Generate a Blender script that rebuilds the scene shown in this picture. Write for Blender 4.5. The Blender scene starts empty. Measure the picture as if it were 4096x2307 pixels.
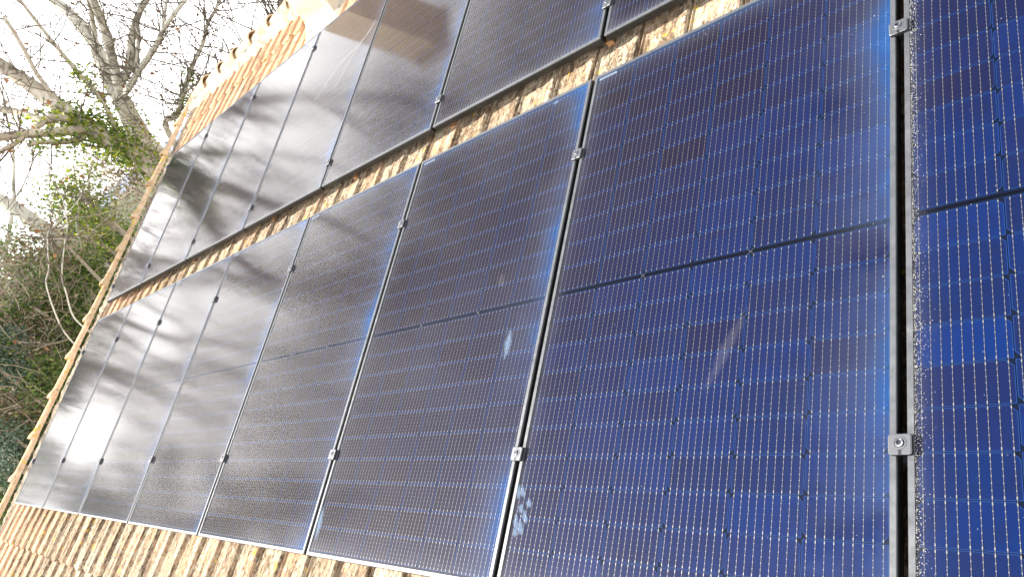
import bpy, math, random
from mathutils import Vector, Matrix, noise as mnoise
rnd = random.Random(7)
sc = bpy.context.scene
col = sc.collection
# ------------------------------------------------------------------ camera, sky, sun, exposure
PITCH = math.radians(20)
ROOF = Matrix.Rotation(PITCH, 4, 'X')            # roof frame (x along eave, y up slope, z normal) -> world
RC = ((0.67550894, 0.19947009, -0.70985869), (-0.16777482, -0.89588103, -0.41139858), (-0.71801064, 0.39699983, -0.57170959))
CAM = Vector((7.97436957, -0.07836629, 1.46013655))
FPX = 3027.66
cam = bpy.data.cameras.new('camera'); co = bpy.data.objects.new('camera', cam); col.objects.link(co)
m = Matrix(((RC[0][0], -RC[1][0], -RC[2][0], CAM.x), (RC[0][1], -RC[1][1], -RC[2][1], CAM.y), (RC[0][2], -RC[1][2], -RC[2][2], CAM.z), (0, 0, 0, 1)))
co.matrix_world = ROOF @ m
cam.sensor_width = 36; cam.lens = FPX / 4096 * 36; cam.clip_start = 0.02; cam.clip_end = 6000
sc.camera = co
SUN = (ROOF.to_3x3() @ Vector((-0.70, -0.10, 0.70))).normalized()
sun = bpy.data.lights.new('sun', 'SUN'); sun.energy = 4.6; sun.angle = math.radians(0.5); sun.color = (1.0, 0.93, 0.82)
so = bpy.data.objects.new('sun', sun); col.objects.link(so); so.rotation_euler = SUN.to_track_quat('Z', 'Y').to_euler()
world = bpy.data.worlds.new('World'); sc.world = world; world.use_nodes = True
wn = world.node_tree; wn.nodes.clear()
def N(nt, t, **k):
    n = nt.nodes.new(t)
    for a, b in k.items():
        if a.startswith('i_'):
            n.inputs[int(a[2:])].default_value = b
        else: setattr(n, a, b)
    return n
sky = N(wn, 'ShaderNodeTexSky', sky_type='NISHITA', sun_disc=False, sun_elevation=math.asin(SUN.z), sun_rotation=math.atan2(SUN.x, SUN.y), air_density=1.0, dust_density=1.6, ozone_density=1.5)
bg1 = N(wn, 'ShaderNodeBackground', i_1=0.05)
bg2 = N(wn, 'ShaderNodeBackground', i_0=(1.0, 0.985, 0.97, 1), i_1=1.7)
tc = N(wn, 'ShaderNodeTexCoord'); sep = N(wn, 'ShaderNodeSeparateXYZ')
wn.links.new(tc.outputs['Generated'], sep.inputs[0])
zc = N(wn, 'ShaderNodeMath', operation='MAXIMUM', i_1=0.0); wn.links.new(sep.outputs[2], zc.inputs[0])
za = N(wn, 'ShaderNodeMath', operation='ADD', i_1=0.22); wn.links.new(zc.outputs[0], za.inputs[0])
cb = N(wn, 'ShaderNodeCombineXYZ')
for i in (0, 1):
    d = N(wn, 'ShaderNodeMath', operation='DIVIDE'); wn.links.new(sep.outputs[i], d.inputs[0]); wn.links.new(za.outputs[0], d.inputs[1]); wn.links.new(d.outputs[0], cb.inputs[i])
nz = N(wn, 'ShaderNodeTexNoise'); nz.inputs['Scale'].default_value = 1.3; nz.inputs['Detail'].default_value = 6; nz.inputs['Roughness'].default_value = 0.55
wn.links.new(cb.outputs[0], nz.inputs['Vector'])
hz = N(wn, 'ShaderNodeMapRange', interpolation_type='SMOOTHSTEP'); hz.inputs['From Min'].default_value = 0.0; hz.inputs['From Max'].default_value = 0.85; hz.inputs['To Min'].default_value = 0.62; hz.inputs['To Max'].default_value = -0.12
wn.links.new(zc.outputs[0], hz.inputs[0])
ad = N(wn, 'ShaderNodeMath', operation='ADD'); wn.links.new(nz.outputs[0], ad.inputs[0]); wn.links.new(hz.outputs[0], ad.inputs[1])
cr = N(wn, 'ShaderNodeMapRange', interpolation_type='SMOOTHSTEP'); cr.inputs['From Min'].default_value = 0.46; cr.inputs['From Max'].default_value = 0.86
wn.links.new(ad.outputs[0], cr.inputs[0])
mx = N(wn, 'ShaderNodeMixShader'); wn.links.new(cr.outputs[0], mx.inputs[0]); wn.links.new(bg1.outputs[0], mx.inputs[1]); wn.links.new(bg2.outputs[0], mx.inputs[2])
wn.links.new(sky.outputs[0], bg1.inputs[0])
wo = N(wn, 'ShaderNodeOutputWorld'); wn.links.new(mx.outputs[0], wo.inputs[0])
sc.view_settings.view_transform = 'Standard'; sc.view_settings.look = 'None'; sc.view_settings.gamma = 1; sc.view_settings.use_curve_mapping = False
sc.view_settings.exposure = 1.4
sc.render.engine = 'CYCLES'; sc.cycles.use_denoising = True; sc.cycles.max_bounces = 6; sc.cycles.transparent_max_bounces = 12; sc.cycles.sample_clamp_indirect = 6

# ------------------------------------------------------------------ helpers
def ray(u, v):                                   # photograph pixel (4096 wide) -> direction in the roof frame
    a, b = (u - 2048) / FPX, (v - 1153.5) / FPX
    return Vector([RC[0][i] * a + RC[1][i] * b + RC[2][i] for i in range(3)])
def on_plane(u, v, z=0.0):
    d = ray(u, v); return CAM + d * ((z - CAM.z) / d.z)
def at(u, v, depth):                             # world point on a pixel's ray at a given distance
    return ROOF @ (CAM + ray(u, v).normalized() * depth)
class MB:
    def __init__(s): s.v = []; s.f = []; s.m = []; s.sm = []
    def quad(s, a, b, c, d, mi=0): n = len(s.v); s.v += [a, b, c, d]; s.f.append((n, n + 1, n + 2, n + 3)); s.m.append(mi)
    def tri(s, a, b, c, mi=0): n = len(s.v); s.v += [a, b, c]; s.f.append((n, n + 1, n + 2)); s.m.append(mi)
    def box(s, x0, x1, y0, y1, z0, z1, mi=0):
        n = len(s.v)
        s.v += [(x, y, z) for z in (z0, z1) for y in (y0, y1) for x in (x0, x1)]
        for f in ((0, 2, 3, 1), (4, 5, 7, 6), (0, 1, 5, 4), (2, 6, 7, 3), (0, 4, 6, 2), (1, 3, 7, 5)):
            s.f.append(tuple(n + i for i in f)); s.m.append(mi)
    def grid(s, rows, mi=0, close=False):
        n = len(s.v); w = len(rows[0])
        for r in rows: s.v += [tuple(p) for p in r]
        for j in range(len(rows) - 1):
            for i in range(w if close else w - 1):
                k = (i + 1) % w
                s.f.append((n + j * w + i, n + j * w + k, n + (j + 1) * w + k, n + (j + 1) * w + i)); s.m.append(mi)
    def poly(s, pts, mi=0): n = len(s.v); s.v += [tuple(p) for p in pts]; s.f.append(tuple(range(n, n + len(pts)))); s.m.append(mi)
    def tube(s, pts, rad, sides=5, mi=0):
        rows = []; prev = None
        for i, p in enumerate(pts):
            p = Vector(p)
            t = (Vector(pts[min(i + 1, len(pts) - 1)]) - Vector(pts[max(i - 1, 0)]))
            t = t.normalized() if t.length > 1e-9 else Vector((0, 0, 1))
            if prev is None: prev = t.orthogonal()
            a = prev - t * prev.dot(t); a = a.normalized() if a.length > 1e-6 else t.orthogonal().normalized(); prev = a
            b = t.cross(a)
            rows.append([p + (a * math.cos(q) + b * math.sin(q)) * rad[i] for q in [2 * math.pi * k / sides for k in range(sides)]])
        s.grid(rows, mi, True)
    def mesh(s, name, mats, smooth=False):
        me = bpy.data.meshes.new(name); me.from_pydata([tuple(p) for p in s.v], [], s.f)
        for mt in (mats if isinstance(mats, (list, tuple)) else [mats]): me.materials.append(mt)
        me.polygons.foreach_set('material_index', s.m)
        if smooth: me.polygons.foreach_set('use_smooth', [True] * len(s.f))
        me.update(); return me
def link(name, data, parent=None, mat=None):
    o = bpy.data.objects.new(name, data); col.objects.link(o)
    if parent is not None: o.parent = parent
    if mat is not None:
        if parent is None: o.matrix_world = mat
        else: o.matrix_local = mat
    return o
def tag(o, label=None, cat=None, group=None, kind=None):
    for k, v in (('label', label), ('category', cat), ('group', group), ('kind', kind)):
        if v: o[k] = v
    return o
T = Matrix.Translation
def material(name):
    mt = bpy.data.materials.new(name); mt.use_nodes = True; nt = mt.node_tree
    return mt, nt, nt.nodes['Principled BSDF'], nt.nodes['Material Output']
def plain(name, c, rough=0.6, metal=0.0, spec=0.5):
    mt, nt, b, o = material(name); b.inputs['Base Color'].default_value = (*c, 1); b.inputs['Roughness'].default_value = rough; b.inputs['Metallic'].default_value = metal; b.inputs['Specular IOR Level'].default_value = spec
    return mt
def ramp(nt, fac, stops, interp='LINEAR'):
    r = nt.nodes.new('ShaderNodeValToRGB'); r.color_ramp.interpolation = interp; e = r.color_ramp.elements
    while len(e) < len(stops): e.new(0.5)
    for i, (p, c) in enumerate(stops): e[i].position = p; e[i].color = (*c, 1) if len(c) == 3 else c
    nt.links.new(fac, r.inputs[0]); return r.outputs[0]
def noise_node(nt, vec, scale, detail=4, rough=0.6, dist=0.0):
    n = nt.nodes.new('ShaderNodeTexNoise'); n.inputs['Scale'].default_value = scale; n.inputs['Detail'].default_value = detail; n.inputs['Roughness'].default_value = rough; n.inputs['Distortion'].default_value = dist
    if vec is not None: nt.links.new(vec, n.inputs['Vector'])
    return n.outputs[0]
def mixc(nt, fac, a, b):
    n = nt.nodes.new('ShaderNodeMix'); n.data_type = 'RGBA'
    for s, v in ((0, fac), (6, a), (7, b)):
        if hasattr(v, 'links'): nt.links.new(v, n.inputs[s])
        else: n.inputs[s].default_value = v if s == 0 else (*v, 1)
    return n.outputs[2]
def mth(nt, op, a, b=None, c=None):
    n = nt.nodes.new('ShaderNodeMath'); n.operation = op
    for s, v in ((0, a), (1, b), (2, c)):
        if v is None: continue
        if hasattr(v, 'links'): nt.links.new(v, n.inputs[s])
        else: n.inputs[s].default_value = v
    return n.outputs[0]
def objvec(nt, spread=20.0):
    t = nt.nodes.new('ShaderNodeTexCoord'); i = nt.nodes.new('ShaderNodeObjectInfo')
    s = mth(nt, 'MULTIPLY', i.outputs['Random'], spread); a = nt.nodes.new('ShaderNodeVectorMath'); a.operation = 'ADD'
    nt.links.new(t.outputs['Object'], a.inputs[0]); nt.links.new(s, a.inputs[1]); return a.outputs[0], i.outputs['Random'], t
def bump(nt, b, h, strength, dist):
    n = nt.nodes.new('ShaderNodeBump'); n.inputs['Strength'].default_value = strength; n.inputs['Distance'].default_value = dist
    nt.links.new(h, n.inputs['Height']); nt.links.new(n.outputs[0], b.inputs['Normal'])

# ------------------------------------------------------------------ materials
def tile_material(name, clay, lichen, dark, yellow, use_geo=False):
    mt, nt, b, o = material(name)
    vec, rn, tcn = objvec(nt)
    if use_geo:
        g = nt.nodes.new('ShaderNodeNewGeometry'); vec = g.outputs['Position']
    def stretched(k):
        q = nt.nodes.new('ShaderNodeVectorMath'); q.operation = 'MULTIPLY'; q.inputs[1].default_value = (1, k, 1); nt.links.new(vec, q.inputs[0]); return q.outputs[0]
    v2, v4 = stretched(0.22), stretched(0.5)
    n1 = noise_node(nt, v2, 9.0, 6, 0.65, 0.3); n2 = noise_node(nt, v4, 60, 5, 0.75); n3 = noise_node(nt, v2, 26, 4, 0.6); n4 = noise_node(nt, v4, 75, 4, 0.7)
    base = ramp(nt, n1, [(0.25, [c * 0.62 for c in clay]), (0.5, clay), (0.75, [min(1, c * 1.35) for c in clay])])
    hue = ramp(nt, rn, [(0.0, (0.82, 0.80, 0.78)), (0.5, (1, 1, 1)), (1.0, (1.12, 1.0, 0.92))])
    mm = nt.nodes.new('ShaderNodeMix'); mm.data_type = 'RGBA'; mm.blend_type = 'MULTIPLY'; mm.inputs[0].default_value = 1
    nt.links.new(base, mm.inputs[6]); nt.links.new(hue, mm.inputs[7]); c = mm.outputs[2]
    # dark weathering, then crusts of pale lichen, then yellow spots
    fd = ramp(nt, mth(nt, 'ADD', mth(nt, 'MULTIPLY', n2, 0.6), mth(nt, 'MULTIPLY', n3, 0.5)), [(0.54 - dark * 0.10, (0, 0, 0)), (0.66 - dark * 0.1, (1, 1, 1))])
    c = mixc(nt, mth(nt, 'MULTIPLY', fd, 0.85), c, (0.062, 0.044, 0.028))
    fl = ramp(nt, mth(nt, 'ADD', mth(nt, 'MULTIPLY', n1, 0.42), mth(nt, 'MULTIPLY', n4, 0.62)), [(0.585 - lichen * 0.12, (0, 0, 0)), (0.66 - lichen * 0.12, (1, 1, 1))])
    c = mixc(nt, mth(nt, 'MULTIPLY', fl, 0.80), c, (0.54, 0.47, 0.35))
    fy = ramp(nt, noise_node(nt, vec, 16, 3, 0.5), [(0.70 - yellow * 0.1, (0, 0, 0)), (0.73 - yellow * 0.1, (1, 1, 1))])
    c = mixc(nt, mth(nt, 'MULTIPLY', fy, 0.85), c, (0.62, 0.42, 0.05))
    nt.links.new(c, b.inputs['Base Color']); b.inputs['Roughness'].default_value = 0.9; b.inputs['Specular IOR Level'].default_value = 0.2
    bump(nt, b, mth(nt, 'ADD', n2, mth(nt, 'MULTIPLY', fl, 0.4)), 0.7, 0.006)
    return mt
M_tile = tile_material('clay_tile', (0.50, 0.33, 0.21), 0.45, 0.35, 0.3)
M_tile_old = tile_material('weathered_clay_tile', (0.44, 0.31, 0.205), 0.62, 0.60, 0.38)
M_tile_clean = tile_material('orange_clay_tile', (0.60, 0.39, 0.25), 0.25, -0.3, 0.15)
M_verge = tile_material('verge_clay', (0.70, 0.50, 0.32), 0.35, -0.5, 0.75)
M_ridge = tile_material('ridge_clay', (0.66, 0.47, 0.30), 0.8, -0.6, 0.3)
M_tilefar = tile_material('shade_darkened_clay_tile', (0.34, 0.20, 0.12), 0.35, 0.95, 0.2, True)  # clay and weathering darkened: shade in the panel gaps put into the colour
M_mortar = tile_material('mortar', (0.36, 0.31, 0.25), 0.6, 0.75, 0.2, True)
M_mortar_light = tile_material('pale_mortar', (0.62, 0.55, 0.44), 0.4, -0.6, 0.45, True)
def plaster():
    mt, nt, b, o = material('tan_plaster'); g = nt.nodes.new('ShaderNodeNewGeometry')
    n = noise_node(nt, g.outputs['Position'], 9, 6, 0.6)
    nt.links.new(ramp(nt, n, [(0.3, (0.56, 0.44, 0.30)), (0.7, (0.70, 0.57, 0.41))]), b.inputs['Base Color']); b.inputs['Roughness'].default_value = 0.9
    bump(nt, b, noise_node(nt, g.outputs['Position'], 60, 4), 0.4, 0.01); return mt
M_plaster = plaster()
M_dark = plain('dark_void', (0.01, 0.009, 0.008), 0.9)
M_deck = plain('underlay', (0.05, 0.035, 0.025), 0.95)
M_hook = plain('brown_hook', (0.42, 0.22, 0.10), 0.5)
def frame_mat():
    mt, nt, b, o = material('anodised_frame'); vec, rn, t = objvec(nt)
    n = noise_node(nt, vec, 40, 5, 0.7); n2 = noise_node(nt, vec, 7, 3)
    c = ramp(nt, mth(nt, 'ADD', mth(nt, 'MULTIPLY', n, 0.6), mth(nt, 'MULTIPLY', n2, 0.4)), [(0.3, (0.085, 0.092, 0.102)), (0.62, (0.135, 0.143, 0.158)), (0.75, (0.24, 0.25, 0.26))])
    nt.links.new(c, b.inputs['Base Color']); b.inputs['Metallic'].default_value = 0.3; b.inputs['Specular IOR Level'].default_value = 0.35
    nt.links.new(ramp(nt, n, [(0.3, (0.33,) * 3), (0.7, (0.5,) * 3)]), b.inputs['Roughness']); return mt
M_frame = frame_mat()
def side_mat():  # shade on the frame sides painted as near-black; pale flecks are scuffs
    mt, nt, b, o = material('scuffed_shaded_frame_side'); vec, rn, t = objvec(nt)
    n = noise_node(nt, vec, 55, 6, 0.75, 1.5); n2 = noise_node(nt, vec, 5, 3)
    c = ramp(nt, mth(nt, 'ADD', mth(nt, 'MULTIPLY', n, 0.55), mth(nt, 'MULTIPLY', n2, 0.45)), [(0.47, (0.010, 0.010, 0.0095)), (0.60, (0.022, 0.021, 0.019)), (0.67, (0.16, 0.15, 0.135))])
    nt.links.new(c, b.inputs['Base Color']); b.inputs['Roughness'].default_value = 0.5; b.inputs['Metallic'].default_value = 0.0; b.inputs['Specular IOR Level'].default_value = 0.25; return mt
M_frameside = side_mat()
M_clamp = plain('clamp_metal', (0.125, 0.132, 0.15), 0.42, 0.4)
M_clampside = plain('clamp_painted_shade', (0.02, 0.02, 0.022), 0.5, 0.3)  # shade on clamp sides, slot and socket painted in as black
M_bolt = plain('bolt_steel', (0.55, 0.55, 0.56), 0.18, 1.0)
M_rail = plain('rail_aluminium', (0.30, 0.30, 0.31), 0.4, 0.8)
def cell_mat():
    mt, nt, b, o = material('silicon_cell'); vec, rn, t = objvec(nt, 50)
    c = ramp(nt, rn, [(0.0, (0.0025, 0.0265, 0.155)), (0.35, (0.0050, 0.0220, 0.115)), (0.7, (0.0018, 0.0330, 0.195)), (1.0, (0.0100, 0.0170, 0.080))])
    n = noise_node(nt, vec, 14, 4, 0.6)
    c = mixc(nt, ramp(nt, n, [(0.45, (0, 0, 0)), (0.8, (0.5, 0.5, 0.5))]), c, (0.014, 0.012, 0.030))
    w = nt.nodes.new('ShaderNodeTexWave'); w.wave_type = 'BANDS'; w.bands_direction = 'Y'; w.inputs['Scale'].default_value = 110; nt.links.new(t.outputs['Object'], w.inputs['Vector'])
    c = mixc(nt, mth(nt, 'MULTIPLY', w.outputs[1], 0.25), c, (0.008, 0.024, 0.12))
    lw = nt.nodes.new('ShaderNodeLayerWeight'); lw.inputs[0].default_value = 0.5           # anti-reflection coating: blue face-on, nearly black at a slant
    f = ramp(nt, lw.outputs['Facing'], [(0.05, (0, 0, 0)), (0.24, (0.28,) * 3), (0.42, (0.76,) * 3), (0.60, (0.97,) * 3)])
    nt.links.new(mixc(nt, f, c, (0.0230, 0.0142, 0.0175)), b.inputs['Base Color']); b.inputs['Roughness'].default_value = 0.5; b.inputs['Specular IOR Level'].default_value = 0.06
    return mt
M_cell = cell_mat()
M_celledge = plain('cell_edge', (0.018, 0.070, 0.27), 0.5, 0.0, 0.1)
M_wire = plain('silver_wire', (0.27, 0.27, 0.265), 0.45, 0.2)
M_pad = plain('solder_pad', (0.37, 0.37, 0.36), 0.45, 0.2)
M_wirefar = plain('silver_wire_far', (0.16, 0.16, 0.16), 0.4, 0.3)
M_back = plain('dark_backsheet', (0.006, 0.012, 0.034), 0.6, 0.0, 0.05)
M_ribbon = plain('black_ribbon', (0.003, 0.003, 0.006), 0.6, 0.0, 0.03)
M_label = plain('paper_label', (0.34, 0.40, 0.48), 0.6)
M_labelbar = plain('label_print', (0.05, 0.06, 0.08), 0.6)
PW, PL, GAPX, GAPY = 1.038, 1.747, 0.020, 0.1934
def glass_mat():
    mt, nt, b, o = material('solar_glass'); nt.nodes.remove(b)
    t = nt.nodes.new('ShaderNodeTexCoord'); i = nt.nodes.new('ShaderNodeObjectInfo'); s = nt.nodes.new('ShaderNodeSeparateXYZ'); nt.links.new(t.outputs['Object'], s.inputs[0])
    a = nt.nodes.new('ShaderNodeVectorMath'); a.operation = 'ADD'; nt.links.new(t.outputs['Object'], a.inputs[0]); nt.links.new(mth(nt, 'MULTIPLY', i.outputs['Random'], 30), a.inputs[1]); v = a.outputs[0]
    n1 = noise_node(nt, v, 3.2, 5, 0.6); n2 = noise_node(nt, v, 45, 4, 0.7); n3 = noise_node(nt, v, 9, 5, 0.65, 0.6)
    def edge(coord, off, sign, width):
        d = mth(nt, 'ADD', mth(nt, 'MULTIPLY', coord, sign), off)           # distance from the edge
        return mth(nt, 'POWER', 2.718, mth(nt, 'MULTIPLY', d, -1.0 / width))
    x, y = s.outputs[0], s.outputs[1]
    er = mth(nt, 'MULTIPLY', edge(x, PW - 0.012, -1, 0.075), mth(nt, 'MULTIPLY', mth(nt, 'MAXIMUM', mth(nt, 'SUBTRACT', n1, 0.30), 0.0), 0.70))
    et = mth(nt, 'MULTIPLY', edge(y, PL - 0.012, -1, 0.028), 0.13)
    eb = mth(nt, 'MULTIPLY', edge(y, -0.012, 1, 0.03), mth(nt, 'MULTIPLY', n3, 0.22))
    el = mth(nt, 'MULTIPLY', edge(x, -0.012, 1, 0.02), mth(nt, 'MULTIPLY', n3, 0.16))
    base = mth(nt, 'MULTIPLY', n1, 0.006)
    sm = nt.nodes.new('ShaderNodeMapRange'); sm.inputs['From Min'].default_value = 0.60; sm.inputs['From Max'].default_value = 0.85; sm.inputs['To Max'].default_value = 0.022; nt.links.new(n3, sm.inputs[0])
    sp = nt.nodes.new('ShaderNodeMapRange'); sp.inputs['From Min'].default_value = 0.70; sp.inputs['From Max'].default_value = 0.76; sp.inputs['To Max'].default_value = 0.10; nt.links.new(n2, sp.inputs[0])
    dust = er
    for q in (et, eb, el, base, sm.outputs[0], sp.outputs[0]): dust = mth(nt, 'ADD', dust, q)
    dust = mth(nt, 'MINIMUM', dust, 0.5)
    tr = nt.nodes.new('ShaderNodeBsdfTransparent'); tr.inputs[0].default_value = (0.96, 0.97, 0.99, 1)
    df = nt.nodes.new('ShaderNodeBsdfDiffuse')
    dc = mixc(nt, mth(nt, 'MINIMUM', mth(nt, 'MULTIPLY', mth(nt, 'ADD', er, et), 6), 1.0), (0.34, 0.36, 0.44), (0.06, 0.22, 0.62)); nt.links.new(dc, df.inputs[0])
    m1 = nt.nodes.new('ShaderNodeMixShader'); nt.links.new(dust, m1.inputs[0]); nt.links.new(tr.outputs[0], m1.inputs[1]); nt.links.new(df.outputs[0], m1.inputs[2])
    gl = nt.nodes.new('ShaderNodeBsdfGlossy'); gl.distribution = 'BECKMANN'; gl.inputs['Roughness'].default_value = 0.11; gl.inputs[0].default_value = (1.0, 0.99, 0.97, 1)
    bp = nt.nodes.new('ShaderNodeBump'); bp.inputs['Strength'].default_value = 0.12; bp.inputs['Distance'].default_value = 0.004; nt.links.new(noise_node(nt, v, 2.2, 2, 0.5), bp.inputs['Height']); nt.links.new(bp.outputs[0], gl.inputs['Normal'])
    fr = nt.nodes.new('ShaderNodeFresnel'); fr.inputs['IOR'].default_value = 1.38
    m2 = nt.nodes.new('ShaderNodeMixShader'); nt.links.new(mth(nt, 'MAXIMUM', mth(nt, 'SUBTRACT', fr.outputs[0], 0.024), 0.003), m2.inputs[0]); nt.links.new(m1.outputs[0], m2.inputs[1]); nt.links.new(gl.outputs[0], m2.inputs[2])
    nt.links.new(m2.outputs[0], o.inputs[0]); return mt
M_glass = glass_mat()
def smudge_mat(name, c, alpha, scale, stretch=(1, 1, 1)):
    mt, nt, b, o = material(name); t = nt.nodes.new('ShaderNodeTexCoord')
    g = nt.nodes.new('ShaderNodeVectorMath'); g.operation = 'LENGTH'; sb = nt.nodes.new('ShaderNodeVectorMath'); sb.operation = 'SUBTRACT'; sb.inputs[1].default_value = (0.5, 0.5, 0.5)
    nt.links.new(t.outputs['Generated'], sb.inputs[0]); mp = nt.nodes.new('ShaderNodeVectorMath'); mp.operation = 'MULTIPLY'; mp.inputs[1].default_value = (1, 1, 0); nt.links.new(sb.outputs[0], mp.inputs[0]); nt.links.new(mp.outputs[0], g.inputs[0])
    n = noise_node(nt, t.outputs['Object'], scale, 5, 0.65, 0.5)
    f = mth(nt, 'SUBTRACT', mth(nt, 'ADD', n, 0.25), mth(nt, 'MULTIPLY', g.outputs[1], 1.5))
    r = nt.nodes.new('ShaderNodeMapRange'); r.inputs['From Min'].default_value = 0.12; r.inputs['From Max'].default_value = 0.45; r.inputs['To Max'].default_value = alpha; nt.links.new(f, r.inputs[0])
    nt.links.new(r.outputs[0], b.inputs['Alpha']); b.inputs['Base Color'].default_value = (*c, 1); b.inputs['Roughness'].default_value = 0.8; return mt
M_smudge = smudge_mat('dried_smudge', (0.28, 0.42, 0.64), 0.24, 70)
M_haze = smudge_mat('wiped_dust', (0.45, 0.45, 0.50), 0.04, 40)
M_grain = plain('white_grit', (0.80, 0.80, 0.78), 0.6)
def bark_mat(name, cols, scale=3.0):
    mt, nt, b, o = material(name); g = nt.nodes.new('ShaderNodeNewGeometry'); v = g.outputs['Position']
    n = noise_node(nt, v, scale, 3, 0.5, 0.4)
    nt.links.new(ramp(nt, n, [(0.36, cols[0]), (0.42, cols[1]), (0.60, cols[1]), (0.66, cols[2])]), b.inputs['Base Color']); b.inputs['Roughness'].default_value = 0.85
    bump(nt, b, noise_node(nt, v, 25, 4), 0.4, 0.01); return mt
M_bark = bark_mat('plane_bark', ((0.22, 0.20, 0.165), (0.52, 0.50, 0.42), (0.60, 0.58, 0.50)), 5.0)
M_bark_d = bark_mat('ivy_bark', ((0.13, 0.11, 0.08), (0.36, 0.32, 0.25), (0.52, 0.48, 0.40)), 4.0)
M_twig = plain('twig_bark', (0.125, 0.105, 0.08), 0.85)
M_drytwig = plain('dry_twig', (0.36, 0.31, 0.24), 0.9)
def leaf_mat(name, a, b_, c_, tr=0.35):
    mt, nt, b, o = material(name); g = nt.nodes.new('ShaderNodeNewGeometry')
    rp = ramp(nt, g.outputs['Random Per Island'], [(0.0, a), (0.55, b_), (1.0, c_)])
    nt.links.new(rp, b.inputs['Base Color']); b.inputs['Roughness'].default_value = 0.55
    tl = nt.nodes.new('ShaderNodeBsdfTranslucent'); nt.links.new(rp, tl.inputs[0]); ms = nt.nodes.new('ShaderNodeMixShader'); ms.inputs[0].default_value = tr
    nt.links.new(b.outputs[0], ms.inputs[1]); nt.links.new(tl.outputs[0], ms.inputs[2]); nt.links.new(ms.outputs[0], o.inputs[0]); return mt
M_ivy = leaf_mat('ivy_leaf', (0.05, 0.10, 0.015), (0.18, 0.28, 0.035), (0.42, 0.42, 0.045), 0.5)
M_deadleaf = leaf_mat('dead_leaf', (0.10, 0.05, 0.025), (0.20, 0.09, 0.04), (0.30, 0.15, 0.07))
M_ever = leaf_mat('evergreen_leaf', (0.045, 0.085, 0.022), (0.12, 0.20, 0.045), (0.26, 0.33, 0.08), 0.45)
M_cedar = leaf_mat('blue_needles', (0.045, 0.085, 0.05), (0.10, 0.16, 0.11), (0.18, 0.25, 0.19), 0.3)
M_brush = leaf_mat('dry_brush', (0.09, 0.06, 0.03), (0.22, 0.17, 0.10), (0.36, 0.30, 0.20), 0.3)

# ------------------------------------------------------------------ ground and hill
GZ = -4.2
def ground_mat(name, a, b_, c_, scale):
    mt, nt, b, o = material(name); g = nt.nodes.new('ShaderNodeNewGeometry')
    n = noise_node(nt, g.outputs['Position'], scale, 8, 0.7)
    nt.links.new(ramp(nt, n, [(0.3, a), (0.5, b_), (0.7, c_)]), b.inputs['Base Color']); b.inputs['Roughness'].default_value = 0.95; return mt
M_ground = ground_mat('leaf_litter_ground', (0.05, 0.055, 0.02), (0.12, 0.085, 0.05), (0.17, 0.13, 0.08), 0.9)
M_hill = ground_mat('wooded_hill', (0.025, 0.045, 0.02), (0.06, 0.075, 0.03), (0.12, 0.11, 0.06), 0.06)
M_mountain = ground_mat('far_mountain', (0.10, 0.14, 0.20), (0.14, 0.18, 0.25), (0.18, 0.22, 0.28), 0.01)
mb = MB(); rows = []
for j in range(61):
    y = -3000 * (1 - j / 30) ** 3 if j <= 30 else 3000 * ((j - 30) / 30) ** 3
    rows.append([(x, y, GZ + (0 if math.hypot(x - 4, y) < 14 else 0.25 * mnoise.noise(Vector((x * 0.1, y * 0.1, 0))))) for x in [(-3000 * (1 - i / 30) ** 3 if i <= 30 else 3000 * ((i - 30) / 30) ** 3) for i in range(61)]])
mb.grid(rows)
tag(link('ground', mb.mesh('ground', M_ground, True)), kind='structure')
def ridge_mesh(r0, r1, a0, a1, h0, h1, mat, name, seed, label):
    mb = MB(); rows = []
    for j in range(15):
        f = j / 14; r = r0 + (r1 - r0) * f
        row = []
        for i in range(90):
            a = math.radians(a0 + (a1 - a0) * i / 89)
            e = mnoise.fractal(Vector((i * 0.14 + seed, seed, f * 2)), 1.0, 2.0, 5)
            z = GZ - 0.5 + (h0 + (h1) * (0.5 + 0.7 * e)) * math.sin(f * math.pi * 0.5) ** 1.3
            row.append((8 + r * math.cos(a), r * math.sin(a), z))
        rows.append(row)
    mb.grid(rows); tag(link(name, mb.mesh(name, mat, True)), kind='structure')
ridge_mesh(45, 120, 100, 215, 3.2, 2.0, M_hill, 'hill', 3.1, '')
ridge_mesh(900, 1900, 95, 215, 6, 14, M_mountain, 'mountain', 8.7, '')

# ------------------------------------------------------------------ the house: tiled roof, ridge, verge, chimney
EAVE, RIDGE_Y, TZ = -1.14, 4.72, -0.108           # roof frame
X0, X1 = -0.40, 9.92
house = tag(link('house', None, None, Matrix.Identity(4)), 'low house with a weathered orange clay tile roof under the solar panels', 'house')
house.empty_display_size = 0.2
mb = MB()                                          # roof deck: both slopes
def rp(x, y, z): return ROOF @ Vector((x, y, z))
apex = rp(0, RIDGE_Y, TZ - 0.03)
e0 = rp(0, EAVE + 0.03, TZ - 0.03)
ybk = 2 * apex.y - e0.y
for (ya, za, yb, zb) in ((e0.y, e0.z, apex.y, apex.z), (apex.y, apex.z, ybk, e0.z)):
    mb.quad((X0 - 0.22, ya, za), (X1, ya, za), (X1, yb, zb), (X0 - 0.22, yb, zb))
    mb.quad((X0 - 0.22, ya, za - 0.12), (X0 - 0.22, yb, zb - 0.12), (X1, yb, zb - 0.12), (X1, ya, za - 0.12))
    mb.quad((X0 - 0.22, ya, za - 0.12), (X0 - 0.22, ya, za), (X0 - 0.22, yb, zb), (X0 - 0.22, yb, zb - 0.12))
    mb.quad((X1, ya, za), (X1, ya, za - 0.12), (X1, yb, zb - 0.12), (X1, yb, zb))
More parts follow.
